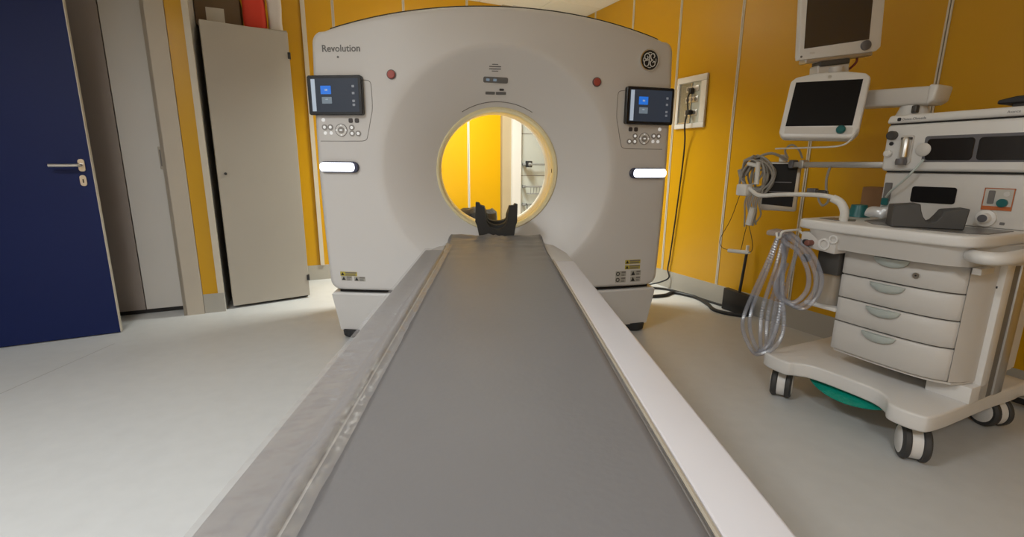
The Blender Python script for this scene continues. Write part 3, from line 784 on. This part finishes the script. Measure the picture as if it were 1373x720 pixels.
# rear columns
ebox(AM, 'column', .285, .335, .20, .26, .212, .76, 'machine_white', .004)
ebox(AM, 'column_slot', .290, .331, .26, .31, .212, .76, 'slot')
ebox(AM, 'column', .285, .338, .31, .38, .212, .80, 'alu', .006)
ebox(AM, 'column_foot', .20, .335, .14, .262, .2115, .275, 'machine_white', .004)
ebox(AM, 'rear_frame', -.28, .28, .50, .58, .212, .80, 'machine', .01)
# work surface
top_pl = smooth_poly([(-.26, -.035), (-.10, -.062), (.08, -.066), (.22, -.058), (.30, -.03), (.335, .06), (.338, .28), (.335, .42), (-.255, .42), (-.27, .28), (-.272, .05)], 5)
wt = obj('worktop', bev(prism(top_pl, .792, .832), .010, 3, 60), 'machine_white', AM)
obj('tray', bev(prism([(-.02, .03), (.16, .005), (.28, .03), (.31, .08), (.31, .26), (-.10, .26), (-.10, .12)], .830, .8345), .003, 1), 'tray_grey', wt)
obj('tray', bev(prism([(-.235, .04), (-.15, .015), (-.10, .06), (-.13, .12), (-.22, .12)], .830, .8345), .003, 1), 'tray_grey', wt)
skirt = smooth_poly([(-.235, -.015), (-.08, -.046), (.08, -.050), (.20, -.042), (.28, -.012), (.318, .07), (.322, .35), (-.235, .35)], 5)
sk = prism(skirt, .720, .794)
sk = ([Vector((p.x*(.965 if p.z < .75 else 1), p.y+(.030 if p.z < .75 and p.y < .2 else 0), p.z)) for p in sk[0]], sk[1])
obj('skirt', sk, 'machine', AM, angle=50)
# valve block, knobs under the left end of the worktop
k = obj('valve_block', bev(prism_xz([(-.255, .715), (-.105, .700), (-.105, .778), (-.255, .778)], -.035, .10), .008, 2), 'machine', AM)
obj('outlet', mv(ring(.024, .016, .006, 22), -.150, -.035, .738), 'machine_white', k)
obj('outlet', mv(ring(.018, .012, .006, 22), -.115, -.036, .762), 'machine_white', k)
obj('port', mv(lathe([(.012, .0), (.012, -.03), (.009, -.032)], 16, 'y'), -.205, -.035, .735), 'pink_brown', k)
obj('port_cap', mv(lathe([(.009, -.0), (.011, -.014), (.008, -.018)], 14, 'y'), -.222, -.040, .738), 'black', k)
obj('absorber_head', rbox(-.215, -.118, .03, .16, .60, .715, .012), 'machine_dark', AM)
obj('absorber_canister', lathe([(.055, .46), (.062, .47), (.062, .60), (.05, .61)], 28), 'canister', AM, Matrix.Translation((-.185, .11, 0)))
obj('canister_tray', rbox(-.25, -.11, .04, .18, .445, .462, .006), 'machine_white', AM)
obj('canister_bracket', rbox(-.15, -.10, .10, .14, .45, .62, .006), 'machine', AM)
obj('canister_knob', mv(lathe([(.018, 0), (.02, -.012), (.014, -.022)], 18, 'y'), -.262, .04, .655), 'machine_dark', AM)
# push handle on the right
obj('push_handle', tube([(.300, .015, .765), (.345, -.03, .768), (.385, .00, .77), (.395, .12, .775), (.395, .30, .785)], .021, 14, 8), 'machine_white', AM)
ebox(AM, 'hinge_plate', .305, .33, .03, .12, .700, .722, 'machine', .003)
obj('stain_screw', mv(lathe([(.004, 0), (.004, .004)], 10, 'x'), .316, .20, .64), 'machine_dark', AM)
# upper housing
hs = obj('housing', bev(prism_xz([(-.150, .832), (.335, .832), (.335, 1.03), (-.150, 1.03)], .305, .60), .012, 2), 'machine', AM)
up_ = obj('upper_housing', bev(prism_xz([(-.158, 1.034), (.338, 1.034), (.338, 1.222), (-.158, 1.222)], .285, .61), .014, 3), 'machine_white', AM)
tp = obj('top_cap', bev(prism_xz([(-.163, 1.226), (.342, 1.226), (.338, 1.258), (-.155, 1.258)], .280, .62), .010, 3), 'machine_white', AM)
obj('cap_seam', box(-.15, .33, .29, .60, 1.220, 1.228), 'dark_gap', tp)
obj('housing_seam', box(-.14, .33, .30, .60, 1.028, 1.036), 'dark_gap', hs)
for x0, x1 in ((-.005, .142), (.154, .318)):
    obj('window', mv(bev(face_plate(x1-x0, .082, .012, .004), .0015, 1), (x0+x1)/2, .285, 1.118), 'window_black', up_)
obj('window_frame', mv(face_plate(.345, .100, .01, .0015), .157, .2855, 1.120), 'knob_grey', up_)
obj('dial', mv(lathe([(.026, 0), (.026, -.006), (.020, -.010)], 26, 'y'), -.014, .285, 1.118), 'machine', up_)
k = obj('manometer_bracket', mv(face_plate(.046, .115, .010, .008), -.075, .285, 1.120), 'machine', up_)
obj('tube_body', mv(lathe([(.016, -.04), (.016, .03), (.010, .04)], 16), -.072, .270, 1.13), 'steel', k)
obj('tube_cap', mv(lathe([(.018, -.012), (.02, 0), (.018, .014)], 16), -.078, .268, 1.07), 'knob_grey', k)
obj('clip', rbox(-.090, -.055, .262, .285, 1.158, 1.168, .002), 'machine_dark', k)
obj('knob', mv(lathe([(.018, 0), (.018, -.02), (.013, -.024)], 18, 'y'), -.130, .285, 1.178), 'machine_dark', up_)
obj('socket', mv(face_disc(.008, .003, 14), -.132, .285, 1.145), 'black', up_)
obj('knob', mv(lathe([(.015, 0), (.015, -.014), (.010, -.018)], 18, 'y'), -.136, .285, 1.105), 'machine_white', up_)
# lower housing front
obj('display', mv(bev(face_plate(.148, .064, .010, .004), .001, 1), .036, .305, .942), 'screen_matte', hs)
k = obj('flow_panel', mv(face_plate(.084, .080, .006, .003), .233, .305, .938), 'paper', hs, label='white and orange flow meter panel')
obj('panel_band', mv(face_plate(.084, .014, .003, .004, 2), .233, .305, .906), 'orange', k)
obj('panel_edge', mv(add(box(-.042, .042, -.0035, 0, .037, .040), box(-.042, -.039, -.0035, 0, -.04, .04), box(.039, .042, -.0035, 0, -.04, .04)), .233, .305, .938), 'orange', k)
obj('flow_tube', mv(face_plate(.018, .048, .003, .006, 2), .214, .305, .945), 'slot', k)
obj('flow_knob', mv(face_disc(.015, .012, 18), .248, .305, .926), 'teal_plastic', k)
obj('flow_button', mv(face_disc(.009, .006, 14), .255, .305, .958), 'machine', k)
k = obj('vacuum_knob', mv(lathe([(.030, 0), (.030, -.010), (.020, -.014), (.016, -.03), (.0, -.032)], 26, 'y'), .212, .305, .868), 'machine_white', hs)
obj('knob_face', mv(face_disc(.014, .002, 18), .212, .273, .868), 'knob_grey', k)
obj('mark', mv(face_plate(.014, .010, .002, .001, 2), .258, .305, .852), 'grey_print', hs)
obj('gas_outlet', mv(face_plate(.026, .080, .004, .006, 2), -.125, .305, .945), 'slot', hs)
obj('outlet_block', mv(face_plate(.024, .030, .004, .012, 2), -.127, .305, .905), 'teal_plastic', hs)
obj('outlet_knob', mv(face_disc(.013, .016, 16), -.128, .305, .872), 'teal_plastic', hs)
obj('gas_line', tube([(-.118, .285, .925), (-.09, .262, .955), (-.04, .255, 1.01), (.0, .268, 1.08)], .0045, 7, 6), 'handle_green', hs)
obj('lettering', mv(text_shape('Datex-Ohmeda', .013, .0006), -.105, .2797, 1.2365), 'grey_print', tp, smooth=False)
obj('logo_mark', mv(face_plate(.014, .014, .004, .0006, 2), -.116, .2800, 1.241), 'black', tp)
obj('lettering', mv(text_shape('Avance', .012, .0006), .215, .2797, 1.237), 'grey_print', tp, smooth=False)
# display arm
obj('arm_post', add(mv(lathe([(.075, 1.256), (.060, 1.268), (.048, 1.30), (.045, 1.315)], 28), -.150, .44, 0)), 'machine_white', AM)
ar = obj('display_arm', bev(prism_xz([(-.40, 1.318), (-.08, 1.302), (-.058, 1.318), (-.052, 1.374), (-.40, 1.392)], .385, .495), .012, 3), 'machine', AM)
obj('arm_cap', bev(prism_xz([(-.083, 1.300), (-.056, 1.316), (-.048, 1.376), (-.083, 1.382)], .380, .50), .010, 3), 'machine_white', ar)
obj('arm_socket', rbox(-.128, -.108, .375, .40, 1.272, 1.302, .004), 'machine_dark', ar)
obj('arm_pivot', rbox(-.46, -.36, .30, .42, 1.30, 1.42, .02), 'machine', AM)
obj('display_post', tube([(-.44, .34, 1.40), (-.44, .335, 1.50)], .030, 14, 3), 'machine', AM)
# accessory rail on the left
rl = obj('accessory_rail', rbox(-.62, -.14, .335, .365, 1.045, 1.072, .004), 'alu', AM)
for x, m_ in ((-.60, 'knob_grey'), (-.545, 'alu')):
    obj('rail_clamp', rbox(x-.013, x+.013, .326, .370, 1.040, 1.082, .006), m_, rl)
obj('display_rod', tube([(-.60, .20, 1.135), (-.42, .19, 1.135), (-.30, .20, 1.138), (-.26, .215, 1.16), (-.25, .24, 1.21)], .004, 7, 5), 'machine', AM)

def pose(u, v, z, yaw, tilt, roll):
    return Matrix.Translation((u, v, z)) @ Matrix.Rotation(R(yaw), 4, 'Z') @ Matrix.Rotation(R(-tilt), 4, 'X') @ Matrix.Rotation(R(-roll), 4, 'Y')
AMW = Matrix.Translation(W(2.03, 1.065, 0)) @ Matrix.Rotation(R(-66.8), 4, 'Z')
def placed(name, label, cat, m):
    e = thing(name, label, cat); e.matrix_world = m; return e
# lower display: y=0 is the screen plane
e = placed('ventilator_display', 'white framed black ventilator display tilted back on the arm', 'monitor', AMW @ pose(-.396, .21, 1.317, 28.3, 20.6, -2.5))
w_, h_ = .308, .300
ob = [(-w_/2+.02, -h_/2), (w_/2-.02, -h_/2), (w_/2, -h_/2+.03), (w_/2, h_/2-.02), (w_/2-.02, h_/2), (.06, h_/2+.014), (-.06, h_/2+.012), (-w_/2+.02, h_/2-.004), (-w_/2, h_/2-.025), (-w_/2, -h_/2+.02)]
obj('frame', bev(prism_xz(ob, -.004, .045), .009, 3), 'machine_white', e)
obj('screen', prism_xz([(-.132, -.098), (.126, -.094), (.128, .120), (-.130, .118)], -.0055, 0), 'screen_matte', e)
obj('button_bar', mv(face_plate(.262, .032, .004, .0015, 2), 0, -.004, -.118), 'machine', e)
obj('control_knob', lathe([(.018, 0), (.018, -.012), (.013, -.016), (0, -.016)], 20, 'y'), 'teal_plastic', e, Matrix.Translation((.088, -.005, -.116)))
obj('alarm_lamp', mv(face_disc(.008, .002, 14), .0, -.004, .138), 'steel', e)
obj('back_shell', bev(box(-.11, .11, .044, .09, -.09, .10), .012, 2), 'machine', e)
# upper display
e = placed('patient_monitor', 'white framed patient monitor with glossy screen mounted above the other display', 'monitor', AMW @ pose(-.435, .307, 1.709, 59.7, -3.6, 6.0))
obj('frame', bev(prism_xz([(-.173, -.162), (.160, -.162), (.180, -.145), (.180, .163), (-.173, .163)], -.004, .035), .006, 2), 'machine_white', e)
obj('screen', prism_xz([(-.152, -.115), (.125, -.108), (.128, .140), (-.148, .140)], -.0055, 0), 'screen_off', e)
obj('control_knob', lathe([(.021, 0), (.021, -.010), (.015, -.013), (0, -.013)], 20, 'y'), 'knob_grey', e, Matrix.Translation((.112, -.004, -.132)))
obj('power_mark', mv(face_disc(.005, .001, 10), -.162, -.004, -.148), 'grey_print', e)
obj('status_lamp', mv(face_plate(.022, .007, .002, .001, 2), -.115, -.004, -.137), 'machine', e)
obj('back_shell', bev(box(-.15, .186, .036, .095, -.150, .158), .010, 2), 'machine', e)
obj('underside', bev(box(-.14, .15, .0, .07, -.178, -.160), .004, 1), 'alu', e)
obj('mount_plate', bev(box(-.075, .055, .0, .08, -.200, -.176), .004, 1), 'machine_dark', e)
obj('mount_neck', bev(box(-.080, .06, .01, .09, -.245, -.192), .006, 1), 'machine', e)
obj('red_lead', tube([(.10, .03, -.165), (.095, .03, -.20), (.06, .05, -.235), (.03, .07, -.25)], .005, 7, 6), 'cable_red', e)
# black screen hanging on the rail end
e = placed('module_rack', 'black fronted monitor module hanging below the rail end', 'module', AMW @ pose(-.652, .34, .945, 38, 4, 0))
obj('frame', bev(prism_xz(rrect(.175, .255, .012), -.01, .07), .006, 2), 'alu', e)
obj('front', prism_xz([(-.078, -.095), (.066, -.105), (.070, .115), (-.074, .117)], -.013, -.008), 'screen_matte', e)
for z in (-.03, .02): obj('front_ridge', box(-.05, .05, -.015, -.012, z, z+.004), 'knob_grey', e)
obj('hanger', rbox(-.02, .02, .0, .02, .12, .165, .004), 'alu', e)
# supporting arm of the breathing bag: white bent tube
obj('bag_arm', tube([(-.135, .04, .830), (-.132, .035, .875), (-.145, .03, .905), (-.195, .02, .928), (-.30, .02, .930), (-.42, .02, .922), (-.52, .03, .912), (-.57, .04, .925), (-.60, .04, .945)], .0095, 10, 6), 'hose_white', AM)
obj('bag_arm_base', tube([(-.135, .04, .830), (-.132, .035, .870), (-.150, .03, .905), (-.180, .022, .922)], .0165, 12, 5), 'hose_white', AM)
obj('bag_mount', rbox(-.655, -.595, .015, .065, .905, .962, .008), 'hose_white', AM)
# ------------------------------------------------------------------ cables on the rail end
e = placed('cable_bundle', 'tangled grey sensor cables with white plugs hanging beside the black module', 'cables', AMW)
random.seed(3)
for k in range(9):
    cu, cv, cz = -.735+random.uniform(-.02, .02), .26+random.uniform(-.03, .03), .985+random.uniform(-.03, .04)
    ru, rz_ = random.uniform(.05, .085), random.uniform(.06, .10)
    pts = [(cu+ru*math.cos(2*PI*i/9), cv+.02*math.sin(4*PI*i/9+k), cz+rz_*math.sin(2*PI*i/9)) for i in range(9)]
    obj('cable_loop', tube(pts, .0055, 6, 4, True), 'cable_grey', e)
for k in range(8):
    u0 = -.765+.012*k; zz = random.uniform(.70, .76)
    obj('cable_end', tube([(u0, .25, .93), (u0-.01, .24, .86), (u0+random.uniform(-.012, .012), .24, .80), (u0+random.uniform(-.02, .02), .24, zz)], .0042, 6, 4), 'cable_grey', e)
obj('cable_end', tube([(-.72, .30, 1.06), (-.77, .26, 1.10), (-.82, .25, 1.04), (-.835, .25, .90)], .006, 6, 5), 'cable_grey', e)
obj('cable_end', tube([(-.62, .33, 1.08), (-.68, .28, 1.115), (-.75, .26, 1.085), (-.80, .25, 1.0)], .007, 6, 5), 'cable_grey', e)
def stick(p0, p1, w0, m_, nm):
    p0, p1 = Vector(p0), Vector(p1); return obj(nm, tube([p0, p0.lerp(p1, .1), p0.lerp(p1, .9), p1], w0, 10, 2, rfun=lambda t, i: w0*(.6 if t < .04 or t > .96 else 1)), m_, e)
stick((-.705, .22, 1.07), (-.700, .22, .955), .012, 'hose_white', 'plug'); stick((-.765, .22, 1.062), (-.70, .22, 1.050), .011, 'hose_white', 'plug')
stick((-.672, .18, .84), (-.690, .18, .745), .0165, 'hose_white', 'plug'); stick((-.80, .23, 1.075), (-.74, .23, 1.10), .009, 'cable_grey', 'plug')
stick((-.815, .22, 1.03), (-.80, .22, .99), .011, 'cable_grey', 'plug')
obj('thin_wire', tube([(-.795, .22, .90), (-.83, .21, .76), (-.88, .20, .64), (-.86, .20, .595), (-.80, .20, .588)], .0018, 5, 6), 'cable_black', e)
obj('thin_wire', tube([(-.69, .18, .75), (-.655, .18, .66), (-.66, .19, .61), (-.70, .20, .59)], .0018, 5, 6), 'cable_black', e)
obj('thin_wire', tube([(-.715, .20, .74), (-.725, .20, .68), (-.735, .20, .60)], .0018, 5, 6), 'cable_black', e)
obj('probe', tube([(-.815, .20, .585), (-.80, .20, .586), (-.72, .20, .592), (-.695, .20, .594), (-.675, .20, .595)], .010, 8, 3, rfun=lambda t, i: .0105 if t < .7 else .0105*(1.05-t)/.35+.001), 'hose_white', e)
e = placed('hanging_lead', 'thin dark lead hanging from the rail behind the white arm', 'cable', AMW)
obj('lead', tube([(-.40, .33, 1.05), (-.405, .325, .99), (-.40, .33, .93), (-.385, .33, .89), (-.41, .33, .865), (-.435, .33, .90), (-.42, .335, .93)], .0055, 6, 6), 'cable_grey', e)
obj('connector', rbox(-.445, -.395, .315, .345, .905, .938, .008), 'machine_dark', e)
obj('connector', rbox(-.49, -.447, .315, .345, .905, .945, .004), 'knob_grey', e)
e = placed('monitor_lead', 'short dark lead looping above the rail beside the display', 'cable', AMW)
obj('lead', tube([(-.60, .30, 1.09), (-.62, .30, 1.13), (-.58, .29, 1.155), (-.54, .29, 1.13), (-.53, .31, 1.09)], .005, 6, 6), 'cable_grey', e)
# ------------------------------------------------------------------ breathing hoses
e = placed('breathing_circuit', 'clear corrugated breathing hoses looped over a hook at the machine side', 'hoses', AMW)
hose = lambda t, i: .0092+.0013*math.cos(i*PI)
def hoseobj(pts, k=26): return obj('hose', tube(pts, .0092, 8, k, rfun=hose), 'hose_clear', e)
hx, hv, hz = -.315, -.065, .755
hoseobj([(hx-.02, hv, hz), (hx-.06, hv-.01, .60), (hx-.125, hv-.02, .38), (hx-.13, hv-.02, .28), (hx-.07, hv-.02, .195), (hx-.03, hv-.015, .19), (hx+.04, hv-.015, .25), (hx+.065, hv-.01, .35), (hx+.035, hv-.01, .52), (hx+.015, hv, .66), (hx+.01, hv, hz)])
hoseobj([(hx-.01, hv+.02, hz), (hx-.03, hv+.02, .60), (hx-.065, hv+.015, .40), (hx-.06, hv+.015, .26), (hx-.035, hv+.01, .20), (hx-.005, hv+.01, .26), (hx+.0, hv+.01, .42), (hx+.01, hv+.015, .60), (hx, hv+.02, hz)])
hoseobj([(hx, hv+.045, hz), (hx-.01, hv+.04, .62), (hx-.05, hv+.04, .40), (hx-.045, hv+.04, .25), (hx-.025, hv+.035, .21), (hx-.005, hv+.04, .30), (hx+.02, hv+.045, .55), (hx+.04, hv+.05, .70)])
hoseobj([(hx-.01, hv-.01, hz+.005), (hx+.03, hv-.02, hz-.03), (hx+.09, hv-.02, .70), (hx+.145, hv-.02, .62), (hx+.15, hv-.02, .54), (hx+.10, hv-.02, .475), (hx+.03, hv-.02, .49), (hx+.01, hv-.02, .56), (hx+.03, hv-.02, .65), (hx+.01, hv-.015, .72)])
hoseobj([(hx, hv+.01, hz+.01), (hx+.05, hv-.0, hz-.02), (hx+.115, hv-.0, .69), (hx+.165, hv, .61), (hx+.165, hv, .53), (hx+.11, hv, .460), (hx+.02, hv, .475), (hx-.02, hv, .54)])
hoseobj([(hx-.015, hv-.005, hz), (hx-.045, hv-.01, .60), (hx-.10, hv-.01, .40), (hx-.10, hv-.01, .29), (hx-.055, hv-.005, .205), (hx-.02, hv-.005, .215), (hx+.02, hv-.005, .30), (hx+.03, hv, .45), (hx+.01, hv+.005, .66)])
hoseobj([(hx+.005, hv+.03, hz+.005), (hx+.06, hv+.02, hz-.015), (hx+.13, hv+.02, .685), (hx+.178, hv+.02, .60), (hx+.172, hv+.02, .52), (hx+.12, hv+.02, .450), (hx+.04, hv+.02, .462), (hx+.0, hv+.02, .53), (hx+.02, hv+.02, .63)])
obj('end_bundle', crumple(rbox(hx-.07, hx+.02, hv-.02, hv+.05, hz-.01, hz+.018, .01), .006, 20, 1), 'hose_clear', e)
obj('hook', tube([(hx+.035, hv+.06, hz+.025), (hx+.02, hv-.03, hz+.02), (hx+.012, hv-.035, hz-.005), (hx, hv-.035, hz-.01), (hx-.008, hv-.035, hz+.012)], .005, 7, 5), 'hose_white', e)
obj('hook_stem', tube([(-.262, .0, .757), (hx+.03, hv+.05, hz+.025)], .005, 7, 2), 'hose_white', e)
# ------------------------------------------------------------------ things on the machine
e = placed('foam_headrest', 'dark grey foam head rest with a scooped cut on the worktop', 'head rest', AMW @ Matrix.Translation((.122, .085, .8352)) @ Matrix.Rotation(R(38), 4, 'Z'))
pf = [(-.105, 0), (.102, 0), (.108, .074), (.046, .066), (.034, .044), (.022, .026), (.010, .020), (-.004, .024), (-.016, .040), (-.024, .060), (-.030, .086), (-.105, .078)]
obj('block', bev(prism_xz(pf, -.045, .045), .003, 1), 'foam_grey', e)
e = placed('face_mask', 'small teal face mask lying on the left end of the worktop', 'mask', AMW @ Matrix.Translation((-.215, .28, .8325)))
obj('cup', lathe([(.045, 0), (.042, .012), (.034, .030), (.030, .052), (.014, .054)], 20), 'teal_plastic', e)
e = placed('crumpled_bag', 'crumpled clear plastic wrapper beside the foam head rest', 'wrapper', AMW @ Matrix.Translation((-.085, .205, .8345)))
obj('wrapper', crumple(grid_box(-.040, .035, -.05, .05, .014, .05, .016, 2), .013, 25, 4), 'bag_clear', e)
e = placed('brown_carton', 'brown cardboard carton behind the worktop left of the housing', 'box', AMW @ Matrix.Translation((-.262, .54, .801)) @ Matrix.Rotation(R(8), 4, 'Z'))
obj('carton', bev(box(-.075, .075, -.04, .05, .0, .155), .003, 1), 'brown_card', e)
e = placed('flat_device', 'dark flat device lying on top of the machine at the right', 'device', AMW @ Matrix.Translation((.275, .42, 1.258)))
obj('body', bev(prism_xz([(-.085, 0), (.12, 0), (.12, .022), (-.085, .022)], -.05, .06), .004, 1), 'machine_dark', e)
obj('lid', bev(prism_xz([(-.12, .018), (.14, .018), (.14, .040), (-.07, .042), (-.12, .032)], -.07, .07), .004, 1), 'black', e)
